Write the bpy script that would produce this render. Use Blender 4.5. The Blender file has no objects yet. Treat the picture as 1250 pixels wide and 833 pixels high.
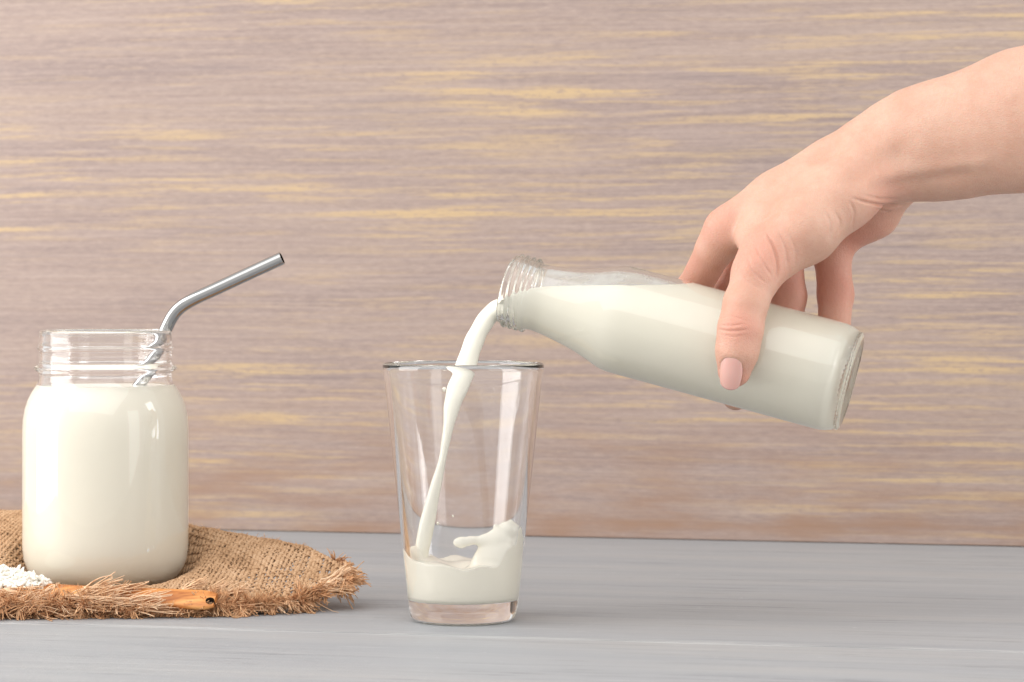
import bpy, bmesh, math, random
import numpy as np
from mathutils import Vector, Matrix

random.seed(7)
rng = np.random.default_rng(7)
SC = bpy.context.scene
COL = SC.collection
MM = 0.001

# ------------------------------------------------------------------ camera
# All measures below are millimetres: x right, y away from the camera, z up, table top at z = 0.
CAM_D, CAM_H, S = 1378.0, 175.14, 0.42          # camera distance / height, mm per photo pixel at y = 0
cam_d = bpy.data.cameras.new('camera')
cam = bpy.data.objects.new('camera', cam_d)
COL.objects.link(cam)
cam.location = (0, -CAM_D * MM, CAM_H * MM)
cam.rotation_euler = (math.radians(90), 0, 0)
cam_d.sensor_width = 36.0
cam_d.lens = 36.0 * 3280.95 / 1250.0
cam_d.shift_y = -76.5 / 1250.0
cam_d.clip_start = 0.05
cam_d.clip_end = 50
cam_d.dof.use_dof = True
cam_d.dof.focus_distance = 1.372
cam_d.dof.aperture_fstop = 18.0
SC.camera = cam

# ------------------------------------------------------------------ world, lamps, exposure
world = bpy.data.worlds.new('World')
SC.world = world
world.use_nodes = True
bg = world.node_tree.nodes['Background']
bg.inputs['Color'].default_value = (1.0, 0.995, 0.985, 1)
bg.inputs['Strength'].default_value = 0.76


def area(name, loc, target, sx, sy, power, color=(1, 1, 1)):
    l = bpy.data.lights.new(name, 'AREA')
    l.shape = 'RECTANGLE'
    l.size, l.size_y = sx, sy
    l.energy = power
    l.color = color
    o = bpy.data.objects.new(name, l)
    COL.objects.link(o)
    o.location = loc
    d = Vector(target) - Vector(loc)
    o.rotation_euler = d.to_track_quat('-Z', 'Y').to_euler()
    return o


area('key_softbox', (-1.15, -0.10, 0.50), (0.0, 0.05, 0.14), 0.8, 1.15, 12.5, (1.0, 0.99, 0.975))
area('overhead_softbox', (-0.4, -1.25, 1.95), (0.0, 0.05, 0.1), 3.0, 2.6, 32, (1.0, 0.99, 0.98))
area('side_softbox', (0.98, -0.12, 0.42), (0.0, 0.0, 0.12), 0.24, 0.8, 2.8, (1.0, 0.995, 0.99))
area('front_softbox', (1.0, -1.0, 0.38), (0.0, 0.0, 0.12), 0.45, 0.9, 1.8, (1.0, 0.99, 0.98))

SC.view_settings.view_transform = 'Standard'
SC.view_settings.look = 'None'
SC.view_settings.exposure = 0.31
SC.view_settings.gamma = 1.0
SC.view_settings.use_curve_mapping = False
SC.render.engine = 'CYCLES'
cy = SC.cycles
cy.use_denoising = True
try:
    cy.denoiser = 'OPENIMAGEDENOISE'
except Exception:
    pass
cy.use_adaptive_sampling = False
cy.max_bounces = 36
cy.diffuse_bounces = 14
cy.glossy_bounces = 32
cy.transmission_bounces = 32
cy.transparent_max_bounces = 16
cy.caustics_reflective = True
cy.caustics_refractive = True
cy.blur_glossy = 0.6
cy.sample_clamp_indirect = 20


# ------------------------------------------------------------------ helpers
def P(px, py, Y):
    """photo pixel -> point in mm at depth Y behind the drinking glass"""
    k = 1 + Y / CAM_D
    return np.array(((px - 625) * S * k, Y, CAM_H - (py - 340) * S * k))


def lin(r, g, b):
    def f(c):
        c /= 255.0
        return c / 12.92 if c <= 0.04045 else ((c + 0.055) / 1.055) ** 2.4
    return (f(r), f(g), f(b), 1)


def tag(o, label=None, cat=None, group=None, kind=None):
    if label: o['label'] = label
    if cat: o['category'] = cat
    if group: o['group'] = group
    if kind: o['kind'] = kind
    return o


def mesh_obj(name, verts, faces, mat, parent=None, smooth=True, scale=MM):
    """verts (n,3) in mm; faces list or (m,k) array"""
    me = bpy.data.meshes.new(name)
    v = np.asarray(verts, dtype=np.float32) * scale
    if isinstance(faces, np.ndarray):
        m, k = faces.shape
        me.vertices.add(len(v)); me.vertices.foreach_set('co', v.ravel())
        me.loops.add(m * k); me.loops.foreach_set('vertex_index', faces.astype(np.int32).ravel())
        me.polygons.add(m)
        me.polygons.foreach_set('loop_start', np.arange(0, m * k, k, dtype=np.int32))
        me.polygons.foreach_set('loop_total', np.full(m, k, dtype=np.int32))
        me.update(calc_edges=True)
        me.validate()
    else:
        me.from_pydata(v.tolist(), [], faces)
    me.polygons.foreach_set('use_smooth', [smooth] * len(me.polygons))
    me.update()
    if mat: me.materials.append(mat)
    o = bpy.data.objects.new(name, me)
    COL.objects.link(o)
    if parent: o.parent = parent
    return o


def fix_normals(o):
    bm = bmesh.new(); bm.from_mesh(o.data)
    bmesh.ops.recalc_face_normals(bm, faces=bm.faces)
    bm.to_mesh(o.data); bm.free()


def sstep(a, b, v):
    t = np.clip((v - a) / (b - a), 0, 1); return t * t * (3 - 2 * t)


def resample(pts, n, closed=False):
    """Catmull-Rom through control rows (any width)"""
    p = np.asarray(pts, float)
    if closed:
        q = np.vstack([p[-1], p, p[0], p[1]])
        m = len(p)
    else:
        q = np.vstack([2 * p[0] - p[1], p, 2 * p[-1] - p[-2]])
        m = len(p) - 1
    t = np.linspace(0, m, n, endpoint=not closed)
    i = np.minimum(t.astype(int), m - 1); f = (t - i)[:, None]
    a, b, c, d = q[i], q[i + 1], q[i + 2], q[i + 3]
    return 0.5 * ((2 * b) + (c - a) * f + (2 * a - 5 * b + 4 * c - d) * f ** 2 + (3 * b - a - 3 * c + d) * f ** 3)


def lathe(profile, seg, frame=None, mod=None):
    """profile rows (r, z) from axis to axis; frame = 4x4 numpy; mod(r, z, theta) -> (r, z)"""
    prof = np.asarray(profile, float)
    th = np.linspace(0, 2 * np.pi, seg, endpoint=False)
    verts, faces, idx = [], [], []
    n = 0
    for (r, z) in prof:
        if r < 1e-6:
            verts.append(np.array([[0, 0, z]])); idx.append((n, 1)); n += 1
        else:
            rr, zz = np.full(seg, r), np.full(seg, z)
            if mod: rr, zz = mod(rr, zz, th)
            verts.append(np.stack([rr * np.cos(th), rr * np.sin(th), zz], 1)); idx.append((n, seg)); n += seg
    V = np.vstack(verts)
    for (a, ca), (b, cb) in zip(idx[:-1], idx[1:]):
        for j in range(seg):
            k = (j + 1) % seg
            if ca == 1 and cb == 1: continue
            if ca == 1: faces.append((a, b + k, b + j))
            elif cb == 1: faces.append((a + j, a + k, b))
            else: faces.append((a + j, a + k, b + k, b + j))
    if frame is not None:
        V = V @ frame[:3, :3].T + frame[:3, 3]
    return V, faces


def tube(path, radii, sides=12, ry=None, caps=True):
    """tube along a path (n,3); ry = second radius"""
    p = np.asarray(path, float); n = len(p)
    t = np.gradient(p, axis=0); t /= np.linalg.norm(t, axis=1)[:, None]
    up = np.array([0.0, 1.0, 0.0])
    a = np.cross(t, up); a /= np.linalg.norm(a, axis=1)[:, None] + 1e-9
    b = np.cross(a, t)
    radii = np.broadcast_to(radii, n); ry = radii if ry is None else np.broadcast_to(ry, n)
    th = np.linspace(0, 2 * np.pi, sides, endpoint=False)
    V = p[:, None, :] + a[:, None, :] * (radii[:, None] * np.cos(th))[..., None] + b[:, None, :] * (ry[:, None] * np.sin(th))[..., None]
    V = V.reshape(-1, 3)
    F = []
    for i in range(n - 1):
        for j in range(sides):
            k = (j + 1) % sides
            F.append((i * sides + j, i * sides + k, (i + 1) * sides + k, (i + 1) * sides + j))
    if caps:
        F.append(tuple(range(sides - 1, -1, -1)))
        F.append(tuple((n - 1) * sides + j for j in range(sides)))
    return V, F


def surface_nets(F, org, h):
    """iso-surface (F<0 inside) of a sampled field -> verts (mm), quads"""
    nx, ny, nz = F.shape
    ins = F < 0
    c = np.zeros((nx - 1, ny - 1, nz - 1), np.uint8)
    offs = [(i, j, k) for i in (0, 1) for j in (0, 1) for k in (0, 1)]
    for (i, j, k) in offs:
        c += ins[i:nx - 1 + i, j:ny - 1 + j, k:nz - 1 + k]
    act = (c > 0) & (c < 8)
    ci = np.argwhere(act)
    vid = np.full(act.shape, -1, np.int32)
    vid[act] = np.arange(len(ci))
    cor = {o: F[ci[:, 0] + o[0], ci[:, 1] + o[1], ci[:, 2] + o[2]] for o in offs}
    acc = np.zeros((len(ci), 3)); cnt = np.zeros(len(ci))
    for o in offs:
        for ax in range(3):
            if o[ax] == 0:
                o2 = list(o); o2[ax] = 1; o2 = tuple(o2)
                a, b = cor[o], cor[o2]
                m = (a < 0) != (b < 0)
                t = np.where(m, a / np.where(m, a - b, 1), 0)
                pt = np.tile(np.array(o, float), (len(ci), 1)); pt[:, ax] = t
                acc += pt * m[:, None]; cnt += m
    V = (ci + acc / cnt[:, None]) * h + np.asarray(org)
    Q = []
    for ax in range(3):
        sl0 = [slice(None)] * 3; sl1 = [slice(None)] * 3
        sl0[ax] = slice(0, -1); sl1[ax] = slice(1, None)
        d = ins[tuple(sl0)].astype(np.int8) - ins[tuple(sl1)].astype(np.int8)
        e = np.argwhere(d != 0)
        b, c2 = [(1, 2), (2, 0), (0, 1)][ax]
        ok = (e[:, b] > 0) & (e[:, c2] > 0) & (e[:, b] < F.shape[b] - 1) & (e[:, c2] < F.shape[c2] - 1)
        e = e[ok]; s = d[e[:, 0], e[:, 1], e[:, 2]]

        def cell(ob, oc):
            q = e.copy(); q[:, b] += ob; q[:, c2] += oc
            return vid[q[:, 0], q[:, 1], q[:, 2]]
        q = np.stack([cell(-1, -1), cell(0, -1), cell(0, 0), cell(-1, 0)], 1)
        q[s < 0] = q[s < 0][:, ::-1]
        Q.append(q)
    return V, np.vstack(Q)


def relax(V, Q, it=3, lam=0.5):
    n = len(V)
    e = np.vstack([Q[:, [0, 1]], Q[:, [1, 2]], Q[:, [2, 3]], Q[:, [3, 0]]])
    deg = np.bincount(e.ravel(), minlength=n)[:, None]
    for i in range(it):
        for l in (lam, -lam * 1.03):
            s = np.zeros_like(V)
            for a in range(3):
                s[:, a] = np.bincount(e[:, 0], V[e[:, 1], a], n) + np.bincount(e[:, 1], V[e[:, 0], a], n)
            V = V + l * (s / deg - V)
    return V


class Field:
    """signed distance field on a grid, built from smooth-blended shapes (mm)"""
    def __init__(s, lo, hi, h):
        s.lo, s.h = np.array(lo, float), h
        s.n = np.ceil((np.array(hi) - s.lo) / h).astype(int) + 1
        s.F = np.full(s.n, 60.0, np.float32)
        s.ax = [(s.lo[i] + np.arange(s.n[i]) * h).astype(np.float32) for i in range(3)]

    def box(s, lo, hi):
        a = np.clip(np.floor((np.array(lo) - s.lo) / s.h).astype(int), 0, s.n - 1)
        b = np.clip(np.ceil((np.array(hi) - s.lo) / s.h).astype(int) + 1, 1, s.n)
        return tuple(slice(i, j) for i, j in zip(a, b))

    def grid(s, sl):
        return s.ax[0][sl[0]][:, None, None], s.ax[1][sl[1]][None, :, None], s.ax[2][sl[2]][None, None, :]

    def blend(s, sl, d, k):
        f = s.F[sl]
        if k <= 0:
            np.minimum(f, d, out=f); return
        hh = np.maximum(k - np.abs(f - d), 0) / k
        f[...] = np.minimum(f, d) - hh * hh * k * 0.25

    def capsule(s, a, b, ra, rb, k=4.0, flat=None):
        a, b = np.asarray(a, float), np.asarray(b, float)
        R = max(ra, rb) * (1.0 if flat is None else max(1.0, 1 / flat[1])) + k + 3
        sl = s.box(np.minimum(a, b) - R, np.maximum(a, b) + R)
        x, y, z = s.grid(sl)
        ab = b - a; L = max((ab * ab).sum(), 1e-9)
        t = np.clip(((x - a[0]) * ab[0] + (y - a[1]) * ab[1] + (z - a[2]) * ab[2]) / L, 0, 1)
        dx, dy, dz = x - a[0] - t * ab[0], y - a[1] - t * ab[1], z - a[2] - t * ab[2]
        d2 = dx * dx + dy * dy + dz * dz
        if flat is not None:
            n, f = flat; n = np.asarray(n, float); n /= np.linalg.norm(n)
            c = dx * n[0] + dy * n[1] + dz * n[2]
            d2 = d2 + c * c * (f * f - 1)
        s.blend(sl, np.sqrt(d2) - (ra + t * (rb - ra)), k)

    def chain(s, pts, radii, k=4.0, flat=None):
        for i in range(len(pts) - 1):
            s.capsule(pts[i], pts[i + 1], radii[i], radii[i + 1], k, flat)


# ------------------------------------------------------------------ materials
def new_mat(name):
    m = bpy.data.materials.new(name); m.use_nodes = True
    nt = m.node_tree
    return m, nt, nt.nodes['Principled BSDF']


def N(nt, kind, **kw):
    n = nt.nodes.new(kind)
    for k, v in kw.items():
        if k in n.inputs: n.inputs[k].default_value = v
        else: setattr(n, k, v)
    return n


def L(nt, a, b):
    nt.links.new(a, b)


def ramp(nt, fac, stops):
    r = nt.nodes.new('ShaderNodeValToRGB')
    el = r.color_ramp.elements
    while len(el) < len(stops): el.new(0.5)
    for e, (p, c) in zip(el, stops):
        e.position = p
        e.color = c if len(c) == 4 else (*c, 1)
    L(nt, fac, r.inputs['Fac'])
    return r.outputs['Color']


def vramp(nt, fac, a, b):
    m = N(nt, 'ShaderNodeMapRange')
    m.interpolation_type = 'SMOOTHSTEP'
    m.inputs['From Min'].default_value = a; m.inputs['From Max'].default_value = b
    L(nt, fac, m.inputs['Value'])
    return m.outputs['Result']


def math_n(nt, op, a, b):
    m = N(nt, 'ShaderNodeMath', operation=op)
    for i, v in enumerate((a, b)):
        if isinstance(v, (int, float)): m.inputs[i].default_value = v
        else: L(nt, v, m.inputs[i])
    return m.outputs[0]


def mix(nt, fac, a, b, mode='MIX'):
    m = N(nt, 'ShaderNodeMix', data_type='RGBA', blend_type=mode)
    for key, v in (('Factor', fac), ('A', a), ('B', b)):
        s = [i for i in m.inputs if i.name == key and (i.type == 'RGBA' or key == 'Factor' and i.type == 'VALUE')][0]
        if isinstance(v, (int, float)): s.default_value = v
        elif isinstance(v, tuple): s.default_value = v
        else: L(nt, v, s)
    return [o for o in m.outputs if o.type == 'RGBA'][0]


def warped(nt, amp, fscale):
    """object coordinates with a slow waviness across the grain"""
    tc = N(nt, 'ShaderNodeTexCoord')
    mp = N(nt, 'ShaderNodeMapping'); mp.inputs['Scale'].default_value = fscale
    L(nt, tc.outputs['Object'], mp.inputs['Vector'])
    nz = N(nt, 'ShaderNodeTexNoise', Scale=1.0, Detail=3.0)
    L(nt, mp.outputs[0], nz.inputs['Vector'])
    sub = N(nt, 'ShaderNodeVectorMath', operation='SUBTRACT'); sub.inputs[1].default_value = (0.5, 0.5, 0.5)
    L(nt, nz.outputs['Color'], sub.inputs[0])
    sc = N(nt, 'ShaderNodeVectorMath', operation='MULTIPLY'); sc.inputs[1].default_value = amp
    L(nt, sub.outputs[0], sc.inputs[0])
    add = N(nt, 'ShaderNodeVectorMath', operation='ADD')
    L(nt, tc.outputs['Object'], add.inputs[0]); L(nt, sc.outputs[0], add.inputs[1])
    return add.outputs[0]


def noise(nt, vec, scale, detail=4.0, rough=0.55, loc=(0, 0, 0), dist=0.0):
    mp = N(nt, 'ShaderNodeMapping'); mp.inputs['Scale'].default_value = scale; mp.inputs['Location'].default_value = loc
    L(nt, vec, mp.inputs['Vector'])
    n = N(nt, 'ShaderNodeTexNoise', Scale=1.0, Detail=detail, Roughness=rough, Distortion=dist)
    L(nt, mp.outputs[0], n.inputs['Vector'])
    return n.outputs['Fac']


def mat_wall():
    m, nt, b = new_mat('stained_wood_panel')
    v = warped(nt, (0.03, 0, 0.008), (2.4, 1, 7.0))
    tone = noise(nt, v, (2.2, 1, 26), 6, 0.65)
    fine = noise(nt, v, (7, 1, 330), 7, 0.7, (3, 0, 1))
    c1 = ramp(nt, tone, [(0.28, lin(132, 116, 112)), (0.5, lin(148, 130, 122)), (0.74, lin(161, 142, 129))])
    c2 = mix(nt, math_n(nt, 'MULTIPLY', vramp(nt, fine, 0.35, 0.72), 0.6), c1, lin(170, 152, 143))
    mot = noise(nt, v, (120, 1, 420), 4, 0.7, (6, 0, 2))
    c2 = mix(nt, math_n(nt, 'MULTIPLY', vramp(nt, mot, 0.45, 0.8), 0.5), c2, lin(180, 160, 147))
    c2 = mix(nt, math_n(nt, 'MULTIPLY', vramp(nt, mot, 0.5, 0.25), 0.4), c2, lin(126, 111, 110))
    s1 = noise(nt, v, (5.5, 1, 125), 5, 0.6, (11, 0, 4))
    s2 = noise(nt, v, (11, 1, 240), 4, 0.55, (5, 0, 9))
    clus = noise(nt, v, (1.7, 1, 9), 4, 0.6, (2.3, 0, 7.7))
    # the open grain shows most in one band of the panel
    sz = N(nt, 'ShaderNodeSeparateXYZ'); L(nt, v, sz.inputs[0])
    band = math_n(nt, 'MULTIPLY', vramp(nt, math_n(nt, 'ABSOLUTE', math_n(nt, 'SUBTRACT', sz.outputs['Z'], 0.215), 0.0), 0.05, 0.0), vramp(nt, sz.outputs['X'], 0.25, -0.1))
    clus = math_n(nt, 'ADD', math_n(nt, 'SUBTRACT', clus, 0.02), math_n(nt, 'MULTIPLY', band, 0.14))
    m1 = math_n(nt, 'MULTIPLY', vramp(nt, s1, 0.50, 0.64), vramp(nt, clus, 0.40, 0.58))
    m2 = math_n(nt, 'MULTIPLY', vramp(nt, s2, 0.52, 0.66), vramp(nt, clus, 0.30, 0.58))
    ms = math_n(nt, 'MAXIMUM', m1, math_n(nt, 'MULTIPLY', m2, 0.6))
    ms = math_n(nt, 'MULTIPLY', ms, vramp(nt, mot, 0.2, 0.55))
    c3 = mix(nt, math_n(nt, 'MULTIPLY', ms, 0.9), c2, lin(187, 161, 124))
    dk = noise(nt, v, (4, 1, 95), 6, 0.68, (19, 0, 3))
    c4 = mix(nt, math_n(nt, 'MULTIPLY', vramp(nt, dk, 0.52, 0.72), 0.34), c3, lin(118, 107, 110))
    # warm raw wood along the lower edge of the panel
    sx = N(nt, 'ShaderNodeSeparateXYZ'); L(nt, v, sx.inputs[0])
    low = vramp(nt, sx.outputs['Z'], 0.12, 0.0)
    wn = noise(nt, v, (9, 1, 60), 3, 0.6, (1, 0, 2))
    c5 = mix(nt, math_n(nt, 'MULTIPLY', low, vramp(nt, wn, 0.35, 0.75)), c4, lin(148, 118, 98))
    L(nt, c5, b.inputs['Base Color'])
    b.inputs['Roughness'].default_value = 0.62
    b.inputs['Specular IOR Level'].default_value = 0.3
    bp = N(nt, 'ShaderNodeBump', Strength=0.35, Distance=0.0008)
    L(nt, fine, bp.inputs['Height']); L(nt, bp.outputs[0], b.inputs['Normal'])
    return m


def mat_table():
    m, nt, b = new_mat('grey_washed_wood')
    v = warped(nt, (0.02, 0.012, 0), (4.0, 12.0, 1))
    tone = noise(nt, v, (2.0, 24, 1), 5, 0.6)
    fine = noise(nt, v, (9, 420, 1), 6, 0.7, (3, 1, 0))
    mid = noise(nt, v, (4, 110, 1), 5, 0.6, (8, 2, 0))
    c1 = ramp(nt, tone, [(0.3, lin(143, 145, 149)), (0.52, lin(152, 153, 155)), (0.72, lin(158, 156, 155))])
    c2 = mix(nt, math_n(nt, 'MULTIPLY', vramp(nt, fine, 0.42, 0.8), 0.5), c1, lin(174, 175, 176))
    c3 = mix(nt, math_n(nt, 'MULTIPLY', vramp(nt, mid, 0.56, 0.78), 0.3), c2, lin(112, 115, 120))
    ln_ = math_n(nt, 'ABSOLUTE', math_n(nt, 'SUBTRACT', noise(nt, v, (1.6, 70, 1), 6, 0.62, (14, 7, 0)), 0.5), 0.0)
    brk = vramp(nt, noise(nt, v, (9, 40, 1), 3, 0.6, (2, 9, 0)), 0.45, 0.62)
    c3 = mix(nt, math_n(nt, 'MULTIPLY', math_n(nt, 'MULTIPLY', vramp(nt, ln_, 0.014, 0.003), brk), 0.55), c3, lin(96, 98, 103))
    spk = noise(nt, v, (160, 420, 1), 2, 0.5, (1, 8, 0))
    c3 = mix(nt, math_n(nt, 'MULTIPLY', vramp(nt, spk, 0.70, 0.78), 0.6), c3, lin(205, 205, 204))
    c3 = mix(nt, math_n(nt, 'MULTIPLY', vramp(nt, spk, 0.29, 0.22), 0.5), c3, lin(98, 99, 102))
    w = noise(nt, v, (14, 260, 1), 3, 0.6, (21, 5, 0))
    c4 = mix(nt, math_n(nt, 'MULTIPLY', vramp(nt, w, 0.64, 0.76), 0.5), c3, lin(190, 190, 189))
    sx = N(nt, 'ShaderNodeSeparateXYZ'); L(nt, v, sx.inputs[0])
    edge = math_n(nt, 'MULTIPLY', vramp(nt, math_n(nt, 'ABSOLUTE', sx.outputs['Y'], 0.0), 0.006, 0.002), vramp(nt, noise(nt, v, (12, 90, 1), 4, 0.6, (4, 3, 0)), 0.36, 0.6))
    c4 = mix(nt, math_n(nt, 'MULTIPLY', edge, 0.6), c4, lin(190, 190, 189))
    L(nt, c4, b.inputs['Base Color'])
    r = N(nt, 'ShaderNodeMapRange'); r.inputs['To Min'].default_value = 0.42; r.inputs['To Max'].default_value = 0.62
    L(nt, mid, r.inputs['Value']); L(nt, r.outputs[0], b.inputs['Roughness'])
    b.inputs['Specular IOR Level'].default_value = 0.35
    bp = N(nt, 'ShaderNodeBump', Strength=0.7, Distance=0.001)
    L(nt, math_n(nt, 'ADD', fine, mid), bp.inputs['Height']); L(nt, bp.outputs[0], b.inputs['Normal'])
    return m


def mat_glass(name, col):
    m = bpy.data.materials.new(name); m.use_nodes = True
    nt = m.node_tree
    nt.nodes.remove(nt.nodes['Principled BSDF'])
    g = nt.nodes.new('ShaderNodeBsdfGlass')
    g.inputs['Color'].default_value = col; g.inputs['IOR'].default_value = 1.5; g.inputs['Roughness'].default_value = 0.0
    L(nt, g.outputs[0], nt.nodes['Material Output'].inputs['Surface'])
    return m


def mat_milk(name='milk', col=(0.995, 0.948, 0.822, 1)):
    m, nt, b = new_mat(name)
    b.inputs['Base Color'].default_value = col
    b.inputs['Roughness'].default_value = 0.18
    b.inputs['IOR'].default_value = 1.35
    return m


def mat_film():
    m = bpy.data.materials.new('milk_film'); m.use_nodes = True
    nt = m.node_tree
    nt.nodes.remove(nt.nodes['Principled BSDF'])
    tr, df, mx = nt.nodes.new('ShaderNodeBsdfTransparent'), nt.nodes.new('ShaderNodeBsdfDiffuse'), nt.nodes.new('ShaderNodeMixShader')
    df.inputs['Color'].default_value = (0.92, 0.93, 0.93, 1)
    tc = N(nt, 'ShaderNodeTexCoord')
    n = noise(nt, tc.outputs['Object'], (60, 60, 90), 3, 0.5)
    r = N(nt, 'ShaderNodeMapRange'); r.inputs['From Min'].default_value = 0.35; r.inputs['From Max'].default_value = 0.65
    r.inputs['To Min'].default_value = 0.12; r.inputs['To Max'].default_value = 0.42
    L(nt, n, r.inputs['Value']); L(nt, r.outputs[0], mx.inputs[0])
    L(nt, tr.outputs[0], mx.inputs[1]); L(nt, df.outputs[0], mx.inputs[2])
    L(nt, mx.outputs[0], nt.nodes['Material Output'].inputs['Surface'])
    return m


def mat_skin():
    m, nt, b = new_mat('skin')
    tc = N(nt, 'ShaderNodeTexCoord')
    n1 = noise(nt, tc.outputs['Object'], (46, 46, 46), 6, 0.68)
    n2 = noise(nt, tc.outputs['Object'], (420, 420, 420), 3, 0.6, (3, 1, 2))
    at = N(nt, 'ShaderNodeAttribute', attribute_name='flush')
    c1 = ramp(nt, n1, [(0.3, lin(193, 149, 127)), (0.5, lin(200, 159, 138)), (0.7, lin(206, 168, 147))])
    c2 = mix(nt, math_n(nt, 'MULTIPLY', at.outputs['Fac'], 0.62), c1, lin(200, 132, 114))
    c3 = mix(nt, math_n(nt, 'MULTIPLY', vramp(nt, n2, 0.45, 0.8), 0.25), c2, lin(198, 142, 122))
    L(nt, c3, b.inputs['Base Color'])
    b.inputs['Subsurface Weight'].default_value = 0.35
    b.inputs['Subsurface Radius'].default_value = (1.0, 0.35, 0.2)
    b.inputs['Subsurface Scale'].default_value = 0.005
    b.inputs['Roughness'].default_value = 0.48
    b.inputs['Specular IOR Level'].default_value = 0.4
    vo = N(nt, 'ShaderNodeTexVoronoi', Scale=750.0, feature='DISTANCE_TO_EDGE')
    L(nt, tc.outputs['Object'], vo.inputs['Vector'])
    h = math_n(nt, 'ADD', math_n(nt, 'MULTIPLY', vramp(nt, vo.outputs['Distance'], 0.0, 0.25), 0.6), n2)
    bp = N(nt, 'ShaderNodeBump', Strength=0.4, Distance=0.0004)
    L(nt, h, bp.inputs['Height']); L(nt, bp.outputs[0], b.inputs['Normal'])
    return m


def mat_simple(name, col, rough=0.5, metal=0.0, spec=0.5):
    m, nt, b = new_mat(name)
    b.inputs['Base Color'].default_value = col
    b.inputs['Roughness'].default_value = rough
    b.inputs['Metallic'].default_value = metal
    b.inputs['Specular IOR Level'].default_value = spec
    return m


def mat_jute(name, a, c, d, scale=700):
    m, nt, b = new_mat(name)
    tc = N(nt, 'ShaderNodeTexCoord')
    n1 = noise(nt, tc.outputs['Object'], (60, 60, 60), 3, 0.6)
    n2 = noise(nt, tc.outputs['Object'], (scale, scale, scale), 3, 0.7)
    f = math_n(nt, 'ADD', math_n(nt, 'MULTIPLY', n1, 0.45), math_n(nt, 'MULTIPLY', n2, 0.55))
    L(nt, ramp(nt, f, [(0.32, a), (0.5, c), (0.68, d)]), b.inputs['Base Color'])
    b.inputs['Roughness'].default_value = 0.85
    b.inputs['Specular IOR Level'].default_value = 0.2
    bp = N(nt, 'ShaderNodeBump', Strength=0.5, Distance=0.0003)
    L(nt, n2, bp.inputs['Height']); L(nt, bp.outputs[0], b.inputs['Normal'])
    return m


def mat_spoon():
    m, nt, b = new_mat('orange_wood')
    tc = N(nt, 'ShaderNodeTexCoord')
    n1 = noise(nt, tc.outputs['Object'], (30, 260, 260), 4, 0.6)
    L(nt, ramp(nt, n1, [(0.36, lin(158, 92, 42)), (0.5, lin(200, 132, 70)), (0.64, lin(216, 154, 90))]), b.inputs['Base Color'])
    b.inputs['Roughness'].default_value = 0.5
    return m


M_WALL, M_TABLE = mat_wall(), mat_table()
M_GLASS = mat_glass('clear_glass', (1.0, 1.0, 1.0, 1))
M_BOTTLE = mat_glass('bottle_glass', (0.995, 1.0, 0.998, 1))
_va = M_BOTTLE.node_tree.nodes.new('ShaderNodeVolumeAbsorption')
_va.inputs['Color'].default_value = (0.62, 0.60, 0.545, 1); _va.inputs['Density'].default_value = 14.0
L(M_BOTTLE.node_tree, _va.outputs[0], M_BOTTLE.node_tree.nodes['Material Output'].inputs['Volume'])
M_MILK, M_SKIN = mat_milk(), mat_skin()
M_STEEL = mat_simple('brushed_steel', (0.42, 0.415, 0.41, 1), 0.1, 1.0)
M_NAIL = mat_simple('nail_polish', lin(216, 166, 154), 0.1)
M_NAIL.node_tree.nodes['Principled BSDF'].inputs['Coat Weight'].default_value = 1.0
M_NAIL.node_tree.nodes['Principled BSDF'].inputs['Subsurface Weight'].default_value = 0.2
M_NAIL.node_tree.nodes['Principled BSDF'].inputs['Subsurface Scale'].default_value = 0.002
M_JUTE = mat_jute('jute', lin(146, 112, 82), lin(184, 148, 114), lin(206, 174, 142))
M_FRINGE = mat_jute('jute_fibre', lin(178, 128, 90), lin(216, 170, 128), lin(236, 202, 166), 300)
M_SPOON = mat_spoon()
M_HOLE = mat_simple('dark_wood_hole', lin(40, 26, 18), 0.8)  # near-black colour for the walls of the handle hole
M_RICE = mat_simple('rice_grain', lin(238, 234, 224), 0.45)

# ------------------------------------------------------------------ setting: table top and wooden wall, turned 12 degrees
ROT = math.radians(-12.3)


def board(name, x0, x1, y0, y1, z0, z1, mat, parent, bev=0.8):
    bm = bmesh.new()
    bmesh.ops.create_cube(bm, size=1)
    for v in bm.verts:
        v.co = (((x0 + x1) / 2 + v.co.x * (x1 - x0)) * MM, ((y0 + y1) / 2 + v.co.y * (y1 - y0)) * MM, ((z0 + z1) / 2 + v.co.z * (z1 - z0)) * MM)
    bmesh.ops.bevel(bm, geom=bm.edges[:], offset=bev * MM, segments=2, affect='EDGES')
    me = bpy.data.meshes.new(name); bm.to_mesh(me); bm.free()
    me.materials.append(mat)
    o = bpy.data.objects.new(name, me); COL.objects.link(o); o.parent = parent
    return o


def setting_root(name, label, loc):
    e = bpy.data.objects.new(name, None); COL.objects.link(e)
    e.location = [c * MM for c in loc]; e.rotation_euler = (0, 0, ROT)
    return tag(e, label, name, kind='structure')


# local y axis of the table runs away from the camera; its origin lies on the joint between the two boards
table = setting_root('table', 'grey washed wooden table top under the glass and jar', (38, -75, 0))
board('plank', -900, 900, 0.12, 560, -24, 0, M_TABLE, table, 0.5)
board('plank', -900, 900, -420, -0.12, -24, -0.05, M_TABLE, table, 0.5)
wall = setting_root('wall', 'pinkish brown stained wood panel with yellow grain behind the table', (69, 431, 0))
board('panel', -900, 900, 0, 20, 0.3, 800, M_WALL, wall, 0.6)

# ------------------------------------------------------------------ drinking glass with poured milk
U = S
GX, GY = (565.5 - 625) * S, 0.0


def frame_at(x, y, z):
    f = np.eye(4); f[:3, 3] = (x, y, z); return f


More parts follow.
